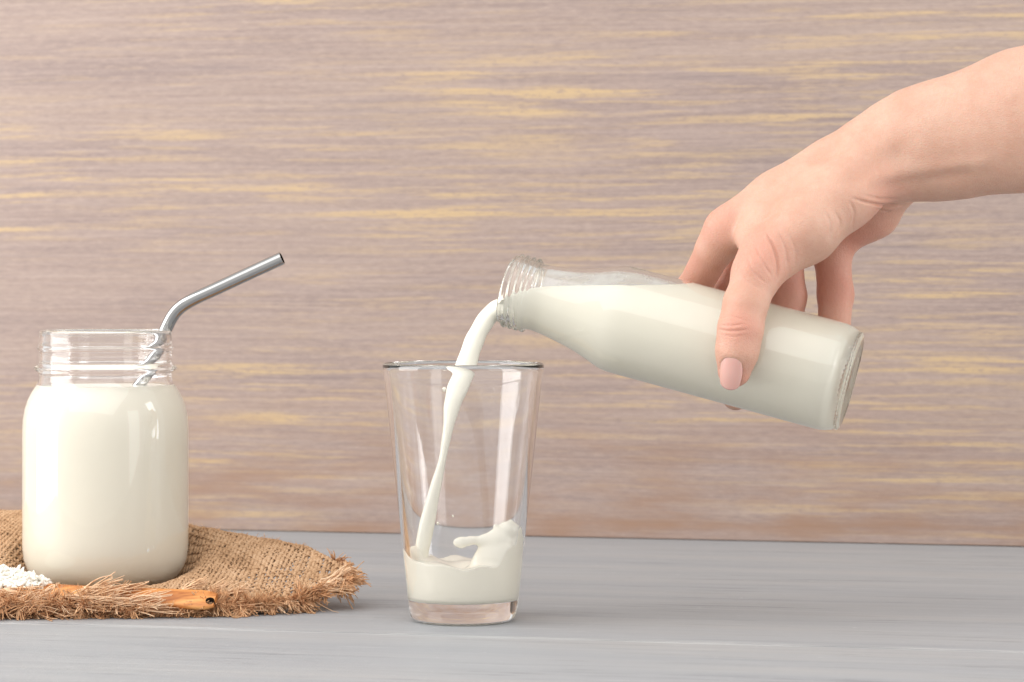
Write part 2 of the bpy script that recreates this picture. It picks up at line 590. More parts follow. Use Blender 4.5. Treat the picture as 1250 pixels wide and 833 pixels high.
g_out = [(0, 1.2), (50, 1.0), (57, 0), (61.5, 1.0), (64.6, 5.5), (66.2, 14)]
for z in np.linspace(22, 296, 26): g_out.append((66.4 + (z - 14) * 0.1065, z))
g_rim = [(98.0, 303), (98.6, 307), (98.4, 311), (96.6, 313.6), (94.6, 313.6), (92.8, 311), (92.0, 305)]
g_in = [(90.6 - (296 - z) * 0.1175, z) for z in np.linspace(294, 42, 24)]
g_bot = [(59.4, 35), (57.6, 29.5), (54.0, 26.2), (46, 25), (25, 24.6), (0, 24.5)]
V, Fc = lathe([(r * U, z * U) for r, z in g_out + g_rim + g_in + g_bot], 128, frame_at(GX, GY, 0.15))
glass = mesh_obj('drinking_glass', V, Fc, M_GLASS); fix_normals(glass)
tag(glass, 'tall clear conical drinking glass being filled with milk', 'glass')


def glass_inner(z):          # inner radius in mm at height z mm
    zp = z / U
    return np.interp(zp, [24.5, 25, 26.2, 29.5, 35, 42, 294], [20, 46, 54.0, 57.6, 59.4, 60.75, 90.4]) * U


def build_pool():
    fd = Field((GX - 36, -36, 8), (GX + 36, 36, 56), 0.6)
    x, y, z = fd.grid((slice(None),) * 3)
    lx = x - GX
    # wavy free surface: high at the left wall, dip in the middle
    u = lx / 30.0
    top = 29.0 + 5.5 * np.clip(-u, 0, 2) ** 1.6 + 2.0 * np.clip(u, 0, 2) + 0.9 * np.sin(lx * 0.33 + 0.5 + y * 0.10) + 0.6 * np.cos(y * 0.24 + lx * .11)
    fd.F[...] = (z - top) * 0.85
    q = lambda px, py, Y: P(px, py, Y)
    # the swash thrown up on the right and its tongue curling left
    fd.chain([q(604, 712, -14), q(606, 682, -13), q(608, 662, -12)], [11, 8.5, 5.5], 6, ((0, 1, 0.1), 1.5))
    fd.chain([q(588, 715, -14), q(594, 688, -14), q(600, 664, -13), q(613, 651, -11)], [9, 6.2, 4.6, 3.8], 4, ((0, 1, 0), 1.6))
    fd.chain([q(622, 715, -8), q(621, 680, -8), q(618, 655, -9), q(616, 646, -10)], [9, 6.5, 4.6, 3.2], 3, ((0, 1, 0), 1.5))
    fd.chain([q(608, 654, -12), q(619, 646, -10.5), q(625, 645, -9)], [3.4, 3.0, 2.2], 2.5)
    fd.chain([q(625, 645, -9), q(629, 660, -6), q(630, 685, -4)], [2.0, 2.4, 3.2], 2.5)
    fd.chain([q(604, 660, -13), q(590, 659, -14), q(579, 659, -15), q(572, 661, -16)], [3.8, 2.1, 1.3, 1.7], 2.4)
    fd.chain([q(572, 660, -16), q(563, 662, -16.5), q(558, 662, -17)], [1.9, 2.5, 1.9], 2.0)
    fd.capsule(q(586, 662, -14), q(574, 658, -15.5), 1.8, 1.2, 1.5)
    fd.capsule(q(611, 652, -12), q(604, 642, -12.5), 2.0, 1.1, 1.5)
    fd.capsule(q(624, 646, -9), q(622, 636, -9.5), 1.9, 1.0, 1.5)
    # low crown around the falling stream
    fd.chain([q(500, 684, -6), q(506, 676, -2), q(514, 674, 0)], [4.2, 2.8, 2.4], 5)
    # keep inside the glass (milk wets the wall)
    r = np.sqrt(lx * lx + y * y)
    wall_d = (r - (glass_inner(z) + 0.12)) * 0.993
    f = np.maximum(fd.F, wall_d)
    f = np.maximum(f, (24.4 * U + 0.1) - z)
    V, Q = surface_nets(f.astype(np.float32), fd.lo, fd.h)
    return V, Q


V, Q = build_pool()
V = relax(V, Q, 2)
pool = mesh_obj('poured_milk', V, Q, M_MILK)
tag(pool, 'shallow splashing milk in the bottom of the drinking glass', 'milk')

for (px_, py_, r_) in ((541, 477, 1.25), (533, 640, 0.8), (552, 632, 0.6)):       # drops clinging to the far inner wall
    c = P(px_, py_, 20); a = math.asin(min(1, (c[0] - GX) / glass_inner(c[2])))
    c[1] = math.cos(a) * (glass_inner(c[2]) - 0.2) + GY
    V, Fc = lathe([(r_ * math.sin(t), -r_ * math.cos(t) * (1.35 if t < 1.6 else 0.9)) for t in np.linspace(0, math.pi, 9)], 14, frame_at(*c))
    d = mesh_obj('droplet', V, Fc, M_MILK, pool); fix_normals(d)

# ------------------------------------------------------------------ bottle held tilted
tilt, yaw = math.radians(15.0), math.radians(12.0)
bz = np.array([math.cos(tilt) * math.cos(yaw), -math.sin(yaw), -math.sin(tilt) * math.cos(yaw)])   # mouth -> base
bx = np.cross(bz, [0, 1, 0]); bx /= np.linalg.norm(bx)
by = np.cross(bz, bx)
BF = np.eye(4); BF[:3, 0], BF[:3, 1], BF[:3, 2] = bx, by, bz
BF[:3, 3] = P(619, 353, 8)
TL = U / math.cos(yaw)        # mm per profile pixel along the axis

b_out = [(38.6, 2.0), (39.6, 0.4), (41.0, 0), (42.6, 0.8), (43.2, 3)]
for t in np.linspace(5, 34, 40): b_out.append((42.0, t))
b_out += [(41.3, 38), (41.8, 46), (43.3, 58), (45.6, 70), (48.6, 84), (52.2, 98), (57.0, 112.5), (61.0, 123), (63.9, 131), (65.3, 137.5), (65.9, 145), (66, 158)]
b_out += [(66, t) for t in np.linspace(172, 396, 14)]
b_out += [(65.6, 404), (64.2, 411), (61.8, 417.5), (60.2, 420), (60.0, 421), (60.0, 422), (60.0, 423.5), (59.6, 424.4), (57, 426), (53, 426.5), (48, 424), (40, 420), (20, 417.5), (0, 417)]
b_in = [(0, 409), (30, 409), (45, 409), (53, 407), (58, 402), (60.2, 395), (60.6, 386)]
b_in += [(60.6, t) for t in np.linspace(372, 160, 12)]
b_in += [(60.2, 148), (59.2, 139), (57.4, 131), (54.6, 122), (51.0, 112), (46.8, 98), (43.4, 84), (40.6, 70), (38.6, 58), (37.4, 46), (37.0, 38), (37.0, 20), (37.2, 8), (37.8, 4)]


def bottle_mod(r, z, th):
    t = z / TL; rp = r / U
    sel = (t > 4) & (t < 35) & (rp > 40)
    if sel.any():
        add = np.zeros_like(rp)
        for start in (0.0, math.pi):
            for turn in range(-1, 3):
                ph = (th + start) / (2 * math.pi) + turn
                zc = 8 + ph * 15
                fade = np.clip(np.minimum(ph + 0.25, 1.7 - ph) * 6, 0, 1)
                add = np.maximum(add, 4.6 * fade * np.exp(-((t - zc) / 2.4) ** 4))
        add *= np.clip((34.5 - t) / 3, 0, 1) * np.clip((t - 3.5) / 3, 0, 1)
        r = r + add * U
        bead = 3.6 * np.exp(-((t - 31) / 2.0) ** 4)
        r = np.maximum(r, (42.0 + bead) * U)
    kn = (t > 420.5) & (t < 423.8) & (rp > 55)
    if kn.any():
        r = r + 0.45 * U * np.sin(th * 64) * kn
    return r, z


prof = [(r * U, t * TL) for r, t in b_out] + [(r * U, t * TL) for r, t in b_in]
seg = 288
V, Fc = lathe(prof[:-0 or None], seg, BF, bottle_mod)
# close the ring between the last inner and the first outer profile row
nv_first, nv_last = 0, len(V) - seg
for j in range(seg):
    k = (j + 1) % seg
    Fc.append((nv_last + j, nv_last + k, nv_first + k, nv_first + j))
bottle = mesh_obj('milk_bottle', V, Fc, M_BOTTLE); fix_normals(bottle)
tag(bottle, 'clear glass milk bottle with threaded neck tilted in the hand', 'bottle')

# milk in the bottle: the inner form, its free surface levelled
mi = [(0, 408.8)] + [(r + 0.3, t + 0.2) for r, t in b_in[1:-3]]
mi = np.array(mi)
mi = np.vstack([mi[:7], resample(mi[6:], 90)[1:], [[37.0, 12], [36.6, 6], [36.0, 1.5], [34, -1], [0, -1.5]]])
V, Fc = lathe([(r * U, t * TL) for r, t in mi], 160, BF)
M0 = BF[:3, 3]
dxm = (V[:, 0] - M0[0])
level = P(700, 350, -5)[2] - 8.5 * np.exp(-np.clip(dxm + 4, 0, None) / 7.0)
V[:, 2] = np.minimum(V[:, 2], level)
bm_milk = mesh_obj('bottled_milk', V, Fc, M_MILK); fix_normals(bm_milk)
bm_milk.data.set_sharp_from_angle(angle=math.radians(40))
tag(bm_milk, 'creamy milk inside the tilted bottle', 'milk')

# thin film of milk clinging to the glass above the level
fp = resample(np.array([(r, t) for r, t in b_in if 40 < t < 215]), 60) - np.array([0.25, 0])
V, Fc = lathe([(r * U, t * TL) for r, t in fp], 160, BF)
Fc = [f for f in Fc if min(V[i][2] for i in f) > P(700, 350, -5)[2] - 0.6]
film = mesh_obj('milk_film', V, Fc, mat_film(), bm_milk)
film['label'] = 'thin whitish film of milk on the inside of the bottle shoulder'

# stream falling from the lip into the glass: rows px, py, Y, half width, half depth (pixels)
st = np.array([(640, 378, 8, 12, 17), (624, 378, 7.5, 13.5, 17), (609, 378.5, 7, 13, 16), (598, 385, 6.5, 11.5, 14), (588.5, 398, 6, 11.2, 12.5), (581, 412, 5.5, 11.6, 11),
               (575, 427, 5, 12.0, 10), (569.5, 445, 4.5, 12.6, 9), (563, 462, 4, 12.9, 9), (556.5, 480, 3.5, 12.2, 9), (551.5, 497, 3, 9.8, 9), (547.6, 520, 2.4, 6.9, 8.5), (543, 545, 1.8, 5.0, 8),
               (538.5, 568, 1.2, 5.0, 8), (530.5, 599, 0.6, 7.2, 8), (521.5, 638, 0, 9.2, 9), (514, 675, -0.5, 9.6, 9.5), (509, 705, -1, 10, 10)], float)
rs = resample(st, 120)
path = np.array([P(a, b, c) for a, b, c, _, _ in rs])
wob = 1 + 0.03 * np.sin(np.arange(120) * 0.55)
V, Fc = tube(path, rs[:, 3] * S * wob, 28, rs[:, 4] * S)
stream = mesh_obj('milk_stream', V, Fc, mat_milk('darkened_milk', (0.90, 0.865, 0.745, 1))); fix_normals(stream)  # same milk, colour darkened to offset the strong light on the stream
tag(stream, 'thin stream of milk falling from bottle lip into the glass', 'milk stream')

# ------------------------------------------------------------------ the hand and forearm
def build_hand():
    lo, hi = (72, -100, 100), (420, 62, 350)
    H = 1.0
    base = Field(lo, hi, H)
    wr = P(1108, 180, -8)
    # forearm
    base.chain([P(1118, 176, -8), P(1170, 167, -12), P(1250, 147, -20), P(1340, 127, -30), P(1440, 104, -38), P(1680, 52, -52)], [25.2, 29.0, 34.0, 36.5, 38, 39], 12, ((0, 1, 0), 1.22))
    # carpus and metacarpals
    base.chain([P(1118, 178, -8), P(1066, 196, -6)], [25.5, 21], 14, ((0, 1, 0), 1.15))
    mcs = [((1085, 186, -4), (886, 285, -6), 17.0, 10.2), ((1088, 190, 6), (912, 272, 12), 16.5, 10.5), ((1092, 206, 14), (952, 276, 24), 16, 10.2), ((1084, 218, 18), (1006, 284, 30), 15.5, 10.0)]
    for a, b, ra, rb in mcs:
        a, b = P(*a), P(*b)
        m = a * 0.48 + b * 0.52 + np.array([-0.6, 0, 1.6])
        base.chain([a, m, b], [ra, (ra + rb) / 2, rb], 9)
    # heel of the hand on the little-finger side
    base.chain([P(1078, 228, 14), P(1064, 258, 22), P(1038, 280, 27)], [14.5, 13.5, 11], 7)
    # back of the hand, an even line from wrist to index knuckle
    base.chain([P(1078, 160, -2), P(1012, 199, 0), P(945, 239, 0), P(897, 272, -3)], [10.2, 9.8, 9.8, 9.8], 9)
    # thenar mass and thumb metacarpal
    base.chain([P(1072, 208, -16), P(1030, 240, -27), P(985, 278, -34), P(936, 310, -38)], [16, 15.5, 15.0, 12.0], 8)
    base.chain([P(1016, 254, -22), P(983, 288, -29), P(952, 312, -34)], [12, 12, 10.5], 7)
    # web between thumb and index metacarpal
    base.chain([P(1000, 240, -14), P(940, 275, -20), P(918, 292, -24)], [14, 11, 8.0], 9)

    def digit(pts, rad, k=3.0):
        f = Field(lo, hi, H)
        f.chain([P(*q) for q in pts], rad, k)
        return f.F

    total = None
    digits = [
        # thumb
        ([(938, 312, -38), (924, 334, -44), (910, 372, -51), (904, 402, -54), (900, 428, -54.5), (896.5, 452.5, -52.5)], [12.2, 12.0, 10.5, 10.7, 10.1, 8.3], 4.0),
        # index, middle, ring, little finger: wrapped over and behind the bottle
        ([(886, 285, -6), (872, 305, 0), (846, 354, 17), (858, 420, 24), (872, 452, 20), (882, 470, 13)], [10.2, 9.4, 8.8, 8.0, 7.6, 6.6], 3.0),
        ([(912, 272, 12), (906, 305, 22), (894, 352, 27), (893, 428, 23), (896, 462, 18), (898, 485, 9.5)], [10.2, 9.4, 9.0, 8.2, 7.6, 6.9], 3.0),
        ([(952, 276, 24), (958, 310, 24), (963, 362, 23), (958, 425, 17), (950, 474, 9)], [10.0, 9.2, 9.0, 8.2, 6.8], 3.0),
        ([(1006, 284, 30), (1016, 312, 28), (1020, 360, 24), (1018, 412, 14), (1010, 452, 6)], [10.0, 9.6, 9.2, 8.2, 6.6], 3.0),
    ]
    for i, (pts, rad, k) in enumerate(digits):
        d = digit(pts, rad, k)
        kk = 8.0 if i == 0 else 6.5
        hh = np.maximum(kk - np.abs(base.F - d), 0) / kk
        f = np.minimum(base.F, d) - hh * hh * kk * 0.25
        if total is None: total = f
        else:
            k2 = 1.5
            hh = np.maximum(k2 - np.abs(total - f), 0) / k2
            # identical where both are the palm: plain minimum there
            total = np.minimum(total, f)
    # flatten the cut of the forearm
    x = base.ax[0][:, None, None]
    total = np.maximum(total, x - (hi[0] - 6))
    V, Q = surface_nets(total.astype(np.float32), base.lo, H)
    return relax(V, Q, 4), Q


V, Q = build_hand()
person = mesh_obj('person', V, Q, M_SKIN)
sub = person.modifiers.new('s', 'SUBSURF'); sub.levels = 1; sub.render_levels = 1
dg = bpy.context.evaluated_depsgraph_get()
me2 = bpy.data.meshes.new_from_object(person.evaluated_get(dg)); person.modifiers.clear(); person.data = me2; me2.name = 'person'
nv_ = len(me2.vertices)
co = np.empty(nv_ * 3, np.float32); me2.vertices.foreach_get('co', co); co = co.reshape(-1, 3) / MM
no = np.empty(nv_ * 3, np.float32); me2.vertices.foreach_get('normal', no); no = no.reshape(-1, 3)
kk = 1 + co[:, 1] / CAM_D
px = co[:, 0] / (S * kk) + 625; py = 340 + (CAM_H - co[:, 2]) / (S * kk)      # place of every skin point over the bottle, for folds


def seg_dist(pts):
    """distance to a polyline on the camera-facing skin, and the parameter along it"""
    p = resample(np.array(pts, float), 24)
    best = np.full(nv_, 1e9); par = np.zeros(nv_)
    for i in range(len(p) - 1):
        a, b = p[i], p[i + 1]; ab = b - a
        t = np.clip(((px - a[0]) * ab[0] + (py - a[1]) * ab[1]) / (ab @ ab), 0, 1)
        d = np.hypot(px - a[0] - t * ab[0], py - a[1] - t * ab[1])
        m = d < best; best[m] = d[m]; par[m] = ((i + t) / (len(p) - 1))[m]
    return best, par


disp = np.zeros(nv_)
frontf = np.clip(-no[:, 1] * 3 + 0.4, 0, 1) * (co[:, 1] < 5)
FOLDS = [  # polyline, depth mm, width px, ridge mm
    ([(936, 284), (945, 304), (950, 326), (948, 347)], 1.15, 2.2, 0.25), ([(950, 280), (959, 304), (962, 330)], 0.5, 2.4, 0.15), ([(964, 284), (971, 306), (970, 324)], 0.3, 2.4, 0.1),
    ([(922, 300), (932, 322), (944, 340)], 0.42, 1.9, 0.12), ([(912, 312), (920, 332), (936, 347)], 0.32, 1.9, 0.1), ([(904, 326), (914, 344), (930, 354)], 0.2, 1.9, 0.06),
    ([(1006, 256), (1014, 274), (1012, 292)], 0.42, 2.2, 0.15), ([(1018, 256), (1026, 272), (1024, 286)], 0.5, 2.0, 0.15), ([(1036, 244), (1043, 260), (1040, 278)], 0.5, 2.2, 0.15),
    ([(1040, 242), (1062, 248), (1084, 251), (1104, 250)], 1.0, 2.0, 0.3), ([(1052, 237), (1076, 243), (1100, 243)], 0.4, 2.0, 0.12), ([(1070, 256), (1088, 259), (1100, 257)], 0.5, 1.8, 0.15),
    ([(876, 402), (888, 404), (900, 404), (916, 402)], 0.5, 1.6, 0.14), ([(878, 397), (892, 397.5), (908, 396)], 0.32, 1.6, 0.1), ([(880, 389), (892, 386), (912, 392)], 0.26, 1.6, 0.1), ([(882, 409), (896, 411), (912, 409)], 0.15, 1.6, 0.05),
]
for pts, dep, w, rid in FOLDS:
    w *= 0.8
    d, par = seg_dist(pts)
    e = np.clip(np.minimum(par, 1 - par) * 4 + 0.15, 0, 1)
    disp += (-dep * np.exp(-(d / w) ** 2) + 0.35 * rid * np.exp(-((d - 2.4 * w) / (1.3 * w)) ** 2)) * e * frontf
# hollow between the thumb tendons at the wrist, tendon ridge along the forearm
for pts, dep, w in [([(1046, 216), (1068, 200), (1096, 190)], -1.7, 15), ([(1070, 228), (1120, 222), (1180, 212)], -0.9, 9), ([(1090, 214), (1140, 206), (1200, 198)], 0.7, 9), ([(1040, 180), (1000, 214), (960, 246)], 0.9, 13), ([(926, 316), (914, 326)], 0.9, 13), ([(884, 272), (872, 268)], 0.7, 12)]:
    d, par = seg_dist(pts)
    disp += dep * np.exp(-(d / w) ** 2) * frontf
# bed and folds of the thumb nail
nl = P(892.5, 470, -56.4) - P(897, 430, -62.6); nl /= np.linalg.norm(nl)          # root -> tip
nn = np.array([-0.33, -0.94, 0.0]); nn -= nl * (nn @ nl); nn /= np.linalg.norm(nn)   # outward
nw = np.cross(nl, nn)
ctr = P(897.6, 449, -53.2) + nn * 9.5
rel = co - ctr
na, nb, nc = rel @ nw / 6.0, rel @ nl / 8.9, rel @ nn
rho = (np.abs(na) ** 2.6 + np.abs(nb) ** 2.6) ** (1 / 2.6)
near = (nc > -7) & (rho < 2)
disp += near * (-0.8 * (1 - sstep(0.84, 0.97, rho)) + 0.12 * np.exp(-((rho - 1.14) / 0.10) ** 2) * (1 - sstep(0.45, 0.85, nb)))
co2 = co + no * disp[:, None]
me2.vertices.foreach_set('co', (co2 * MM).astype(np.float32).ravel())
me2.update()
fl_ = np.zeros(nv_)
for (q, r) in [(P(880, 275, -6), 16), (P(925, 315, -46), 18), (P(903, 400, -62), 12), (P(892, 465, -58), 12), (P(1020, 345, 20), 24), (P(962, 345, 20), 24), (P(862, 325, 10), 22), (P(1040, 290, 20), 26), (P(1060, 250, -20), 18)]:
    fl_ = np.maximum(fl_, np.exp(-(np.linalg.norm(co2 - q, axis=1) / r) ** 2))
at = me2.attributes.new('flush', 'FLOAT', 'POINT'); at.data.foreach_set('value', fl_.astype(np.float32))
me2.polygons.foreach_set('use_smooth', [True] * len(me2.polygons))
tag(person, 'bare right hand and forearm gripping and tilting the milk bottle', 'person')

# thumb nail: a curved plate bedded in the front of the thumb tip
gu, gv = 17, 21
top, bot = [], []
for j in range(gv):
    v = -1 + 2 * j / (gv - 1)
    for i in range(gu):
        u = -1 + 2 * i / (gu - 1)
        # rounded-square disc
        uu = u * math.sqrt(1 - 0.42 * v * v); vv = v * math.sqrt(1 - 0.36 * u * u)
        a = uu * 6.3 / 8.4
        pt = ctr + nl * (vv * 9.0) + nw * (math.sin(a) * 8.4) + nn * ((math.cos(a) - 1) * 8.4 - (1.5 if vv > 0 else 0.5) * vv * vv + 0.05)
        top.append(pt); bot.append(pt - nn * 0.9)
Vn = np.array(top + bot); nT = gu * gv
Fn = [(j * gu + i, j * gu + i + 1, (j + 1) * gu + i + 1, (j + 1) * gu + i) for j in range(gv - 1) for i in range(gu - 1)]
Fn += [tuple(nT + q for q in reversed(f)) for f in Fn]
ring = [i for i in range(gu)] + [j * gu + gu - 1 for j in range(1, gv)] + [(gv - 1) * gu + i for i in range(gu - 2, -1, -1)] + [j * gu for j in range(gv - 2, 0, -1)]
Fn += [(ring[q], ring[(q + 1) % len(ring)], nT + ring[(q + 1) % len(ring)], nT + ring[q]) for q in range(len(ring))]
nail = mesh_obj('thumb_nail', Vn, Fn, M_NAIL, person); fix_normals(nail)
nail['label'] = 'glossy pink thumb nail'

# ------------------------------------------------------------------ wooden spoon and rice
spoon = bpy.data.objects.new('wooden_spoon', None); COL.objects.link(spoon)
tag(spoon, 'orange wooden spoon with dark handle hole lying before the jar', 'spoon')
A = P(54, 722, 27); B = P(263, 733.5, 10)
ax = (B - A); LN = np.linalg.norm(ax); ax /= LN
wv = np.cross([0, 0, 1], ax); wv /= np.linalg.norm(wv); nv = np.cross(ax, wv)
roll = math.radians(38)
w2 = wv * math.cos(roll) + nv * math.sin(roll); n2 = -wv * math.sin(roll) + nv * math.cos(roll)
rows = []
nL = 40; sd = 20
th = np.linspace(0, 2 * np.pi, sd, endpoint=False)
V = []
for i in range(nL):
    t = i / (nL - 1)
    w = np.interp(t, [0, 0.3, 0.9, 0.96, 1], [4.6, 4.8, 6.6, 6.2, 4.6]); hgt = np.interp(t, [0, 0.5, 0.95, 1], [2.6, 2.2, 2.0, 1.5])
    c = np.sign(np.cos(th)) * np.abs(np.cos(th)) ** 0.7 * w; s2 = np.sign(np.sin(th)) * np.abs(np.sin(th)) ** 0.7 * hgt
    V.append(A + ax * (t * LN) + c[:, None] * w2 + s2[:, None] * n2)
V = np.vstack(V)
Fc = [(i * sd + j, i * sd + (j + 1) % sd, (i + 1) * sd + (j + 1) % sd, (i + 1) * sd + j) for i in range(nL - 1) for j in range(sd)]
Fc += [tuple(range(sd - 1, -1, -1)), tuple((nL - 1) * sd + j for j in range(sd))]
handle = mesh_obj('handle', V, Fc, M_SPOON, spoon); fix_normals(handle)
# a drilled hanging hole near the end
hc = A + ax * (LN - 2.2) - w2 * 1.8
hf = np.eye(4); hf[:3, 0], hf[:3, 1], hf[:3, 2], hf[:3, 3] = ax, w2, n2, hc
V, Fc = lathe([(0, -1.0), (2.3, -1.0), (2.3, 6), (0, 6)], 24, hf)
cut = mesh_obj('hole_cutter', V, Fc, M_HOLE); fix_normals(cut)
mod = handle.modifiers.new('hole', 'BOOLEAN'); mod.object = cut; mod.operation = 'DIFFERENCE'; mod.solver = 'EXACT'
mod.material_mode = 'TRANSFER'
dg = bpy.context.evaluated_depsgraph_get()
me2 = bpy.data.meshes.new_from_object(handle.evaluated_get(dg))
handle.modifiers.clear(); handle.data = me2; me2.name = 'handle'
bpy.data.objects.remove(cut)
handle.data.set_sharp_from_angle(angle=math.radians(45))
# bowl: a thick half shell
bc = A - ax * 27 + np.array([0, 0, 1.5])
bf = np.eye(4); bf[:3, 0], bf[:3, 1], bf[:3, 2], bf[:3, 3] = ax * 1.45, wv, np.array([0, 0, 1.0]), bc
po = [(21 * math.sin(a), -11 * math.cos(a)) for a in np.linspace(0, math.pi / 2, 10)]
pi_ = [(18.6 * math.sin(a), -8.8 * math.cos(a) + 0.2) for a in np.linspace(math.pi / 2, 0, 10)]
V, Fc = lathe(po + pi_, 48, bf)
V[:, 2] = np.maximum(V[:, 2], 8.6)
bowl = mesh_obj('bowl', V, Fc, M_SPOON, spoon); fix_normals(bowl)

rice_v, rice_f = [], []
nr = 0
gth = np.linspace(0, 2 * np.pi, 6, endpoint=False)
for _ in range(800):
    a, q = rng.uniform(0, 2 * math.pi), math.sqrt(rng.random())
    x = bc[0] + math.cos(a) * q * 28; y = bc[1] + math.sin(a) * q * 18.5
    z = bc[2] + 0.3 + 7.6 * (1 - q ** 2.0) + rng.normal() * 0.7
    d = rng.normal(size=3); d[2] *= 0.6; d /= np.linalg.norm(d)
    u = np.cross(d, [0.2, 0.3, 0.9]); u /= np.linalg.norm(u); w = np.cross(d, u)
    ln, rr = rng.uniform(2.6, 3.6), rng.uniform(0.8, 1.05)
    c = np.array([x, y, z])
    pts = [c - d * ln]
    for t, k in ((-0.6, 0.8), (0.0, 1.0), (0.6, 0.8)):
        for g in gth: pts.append(c + d * ln * t + (u * math.cos(g) + w * math.sin(g)) * rr * k)
    pts.append(c + d * ln)
    rice_v += pts
    for j in range(6):
        k = (j + 1) % 6
        rice_f.append((nr, nr + 1 + k, nr + 1 + j))
        for r_ in range(2): rice_f.append((nr + 1 + r_ * 6 + j, nr + 1 + r_ * 6 + k, nr + 7 + r_ * 6 + k, nr + 7 + r_ * 6 + j))
        rice_f.append((nr + 13 + j, nr + 13 + k, nr + 19))
    nr += 20
rice = mesh_obj('rice', np.array(rice_v), rice_f, M_RICE)
tag(rice, 'small heap of white rice grains in the spoon at left', 'rice', kind='stuff')

# ------------------------------------------------------------------ burlap cloth
OUT = np.array([(-380, 2), (-300, 4), (-262, 6), (-230, 8), (-195, 10), (-165, 13), (-142, 19), (-122, 27), (-110, 34), (-99, 39), (-90, 47),
                (-88, 57), (-98, 75), (-114, 105), (-146, 150), (-190, 200), (-262, 232), (-330, 240), (-380, 242)], float)
EDGE = resample(OUT, 150)
# crest of the rumpled cloth: x, y, z
CREST = np.array([(-400, 178, 42), (-298, 172, 41), (-234, 164, 39), (-184, 136, 36.5), (-150, 108, 33), (-130, 94, 31), (-112, 82, 28.5), (-102, 70, 25.5), (-93, 58, 21.5), (-85, 52, 18)])


def in_poly(x, y, poly=EDGE):
    c = np.zeros(x.shape, bool)
    xj, yj = poly[-1]
    for xi, yi in poly:
        m = ((yi > y) != (yj > y))
        if yi != yj:
            c ^= m & (x < (xj - xi) * (y - yi) / (yj - yi) + xi)
        xj, yj = xi, yi
    return c


JX, JY, JZ, JU = -221.5, 87.0, 8.4, 0.4465


def cloth_h(x, y):
    yf = np.interp(x, OUT[:11, 0], OUT[:11, 1]); yr = np.maximum(np.interp(x, CREST[:, 0], CREST[:, 1]), yf + 4); zr = np.interp(x, CREST[:, 0], CREST[:, 2])
    zf = np.interp(x, [-400, -165, -140, -122, -110, -99, -87], [7, 7, 5.0, 4.0, 7.0, 10.5, 14.5])
    t = (y - yf) / (yr - yf)
    up = zf + (zr - zf) * (0.72 * np.clip(t, 0, 1) + 0.28 * sstep(0, 1, t))
    down = zr - (zr - 2.0) * sstep(0.0, 1.0, (y - yr) / 62.0)
    h = np.where(t < 1, up, down)
    h = h + sstep(-175, -120, x) * sstep(0, 0.3, t) * (1 - sstep(0.75, 1.0, t)) * 1.5 * np.sin(x * 0.13 + y * 0.07 + 0.8)
    flat = np.exp(-(np.clip(np.hypot(x - JX, y - JY) - 38, 0, None) / 13) ** 2)      # pressed flat under the jar
    return h * (1 - flat) + 7.0 * flat + (1 - flat) * 0.4 * np.sin(x * 0.21) * np.sin(y * 0.17)


def weave(angle, pitch, clipfn, hfn, rad, amp, lo=(-385, 0), hi=(-80, 240), seed=1, poly=None):
    r = np.random.default_rng(seed)
    ca, sa = math.cos(angle), math.sin(angle)
    cen = np.array([(lo[0] + hi[0]) / 2, (lo[1] + hi[1]) / 2])
    half = 225
    Vs, Fs = [], []
    n0 = 0; sides = 6
    th = np.linspace(0, 2 * np.pi, sides, endpoint=False)
    for fam in (0, 1):
        d = np.array([ca, sa]) if fam == 0 else np.array([-sa, ca])
        nrm = np.array([-d[1], d[0]])
        for i in range(int(-half / pitch), int(half / pitch) + 1):
            s = np.arange(-half, half, pitch / 2)
            wander = 0.28 * np.interp(s, np.linspace(-half, half, 40), r.normal(size=40)) + 0.12 * r.normal()
            p = cen + d * s[:, None] + nrm * (i * pitch + wander)[:, None]
            ins = clipfn(p[:, 0], p[:, 1])
            if not ins.any(): continue
            w = amp * np.sin(np.pi * s / pitch + np.pi * i + (0 if fam == 0 else np.pi) + np.pi / 2)
            z = hfn(p[:, 0], p[:, 1]) + w
            rr = rad * (1 + 0.25 * np.interp(s, np.linspace(-half, half, 90), r.normal(size=90))) * (0.85 + 0.3 * r.random())
            idx = np.where(ins)[0]
            for run in np.split(idx, np.where(np.diff(idx) > 1)[0] + 1):
                if len(run) < 4: continue
                q = np.column_stack([p[run], z[run]])
                ring = q[:, None, :] + (np.cos(th)[None, :, None] * np.append(nrm, 0)[None, None, :]) * (rr[run] * 1.18)[:, None, None]
                ring[:, :, 2] += np.sin(th)[None, :] * (rr[run] * 0.8)[:, None]
                m = len(run)
                Vs.append(ring.reshape(-1, 3))
                a = (np.arange(m - 1)[:, None] * sides + np.arange(sides)[None, :])
                b = (np.arange(m - 1)[:, None] * sides + (np.arange(sides)[None, :] + 1) % sides)
                Fs.append((np.stack([a, b, b + sides, a + sides], -1).reshape(-1, 4)) + n0)
                n0 += m * sides
    return np.vstack(Vs), np.vstack(Fs)


burlap = bpy.data.objects.new('burlap_cloth', None); COL.objects.link(burlap)
tag(burlap, 'tan woven burlap cloth with frayed fringe under the mason jar', 'cloth')
V, Fq = weave(math.radians(82), 2.4, in_poly, cloth_h, 0.80, 0.66, seed=3)
tag(mesh_obj('weave', V, Fq, M_JUTE, burlap), kind='stuff')


def in_lower(x, y):       # folded-under layer along the front edge
    return in_poly(x, y - 2.5) & (y < 60) & (x < -146)


V, Fq = weave(math.radians(80), 2.4, in_lower, lambda x, y: 2.0 + 0.4 * np.sin(x * 0.15), 0.78, 0.5, seed=5)
tag(mesh_obj('folded_layer', V, Fq, M_JUTE, burlap), kind='stuff')


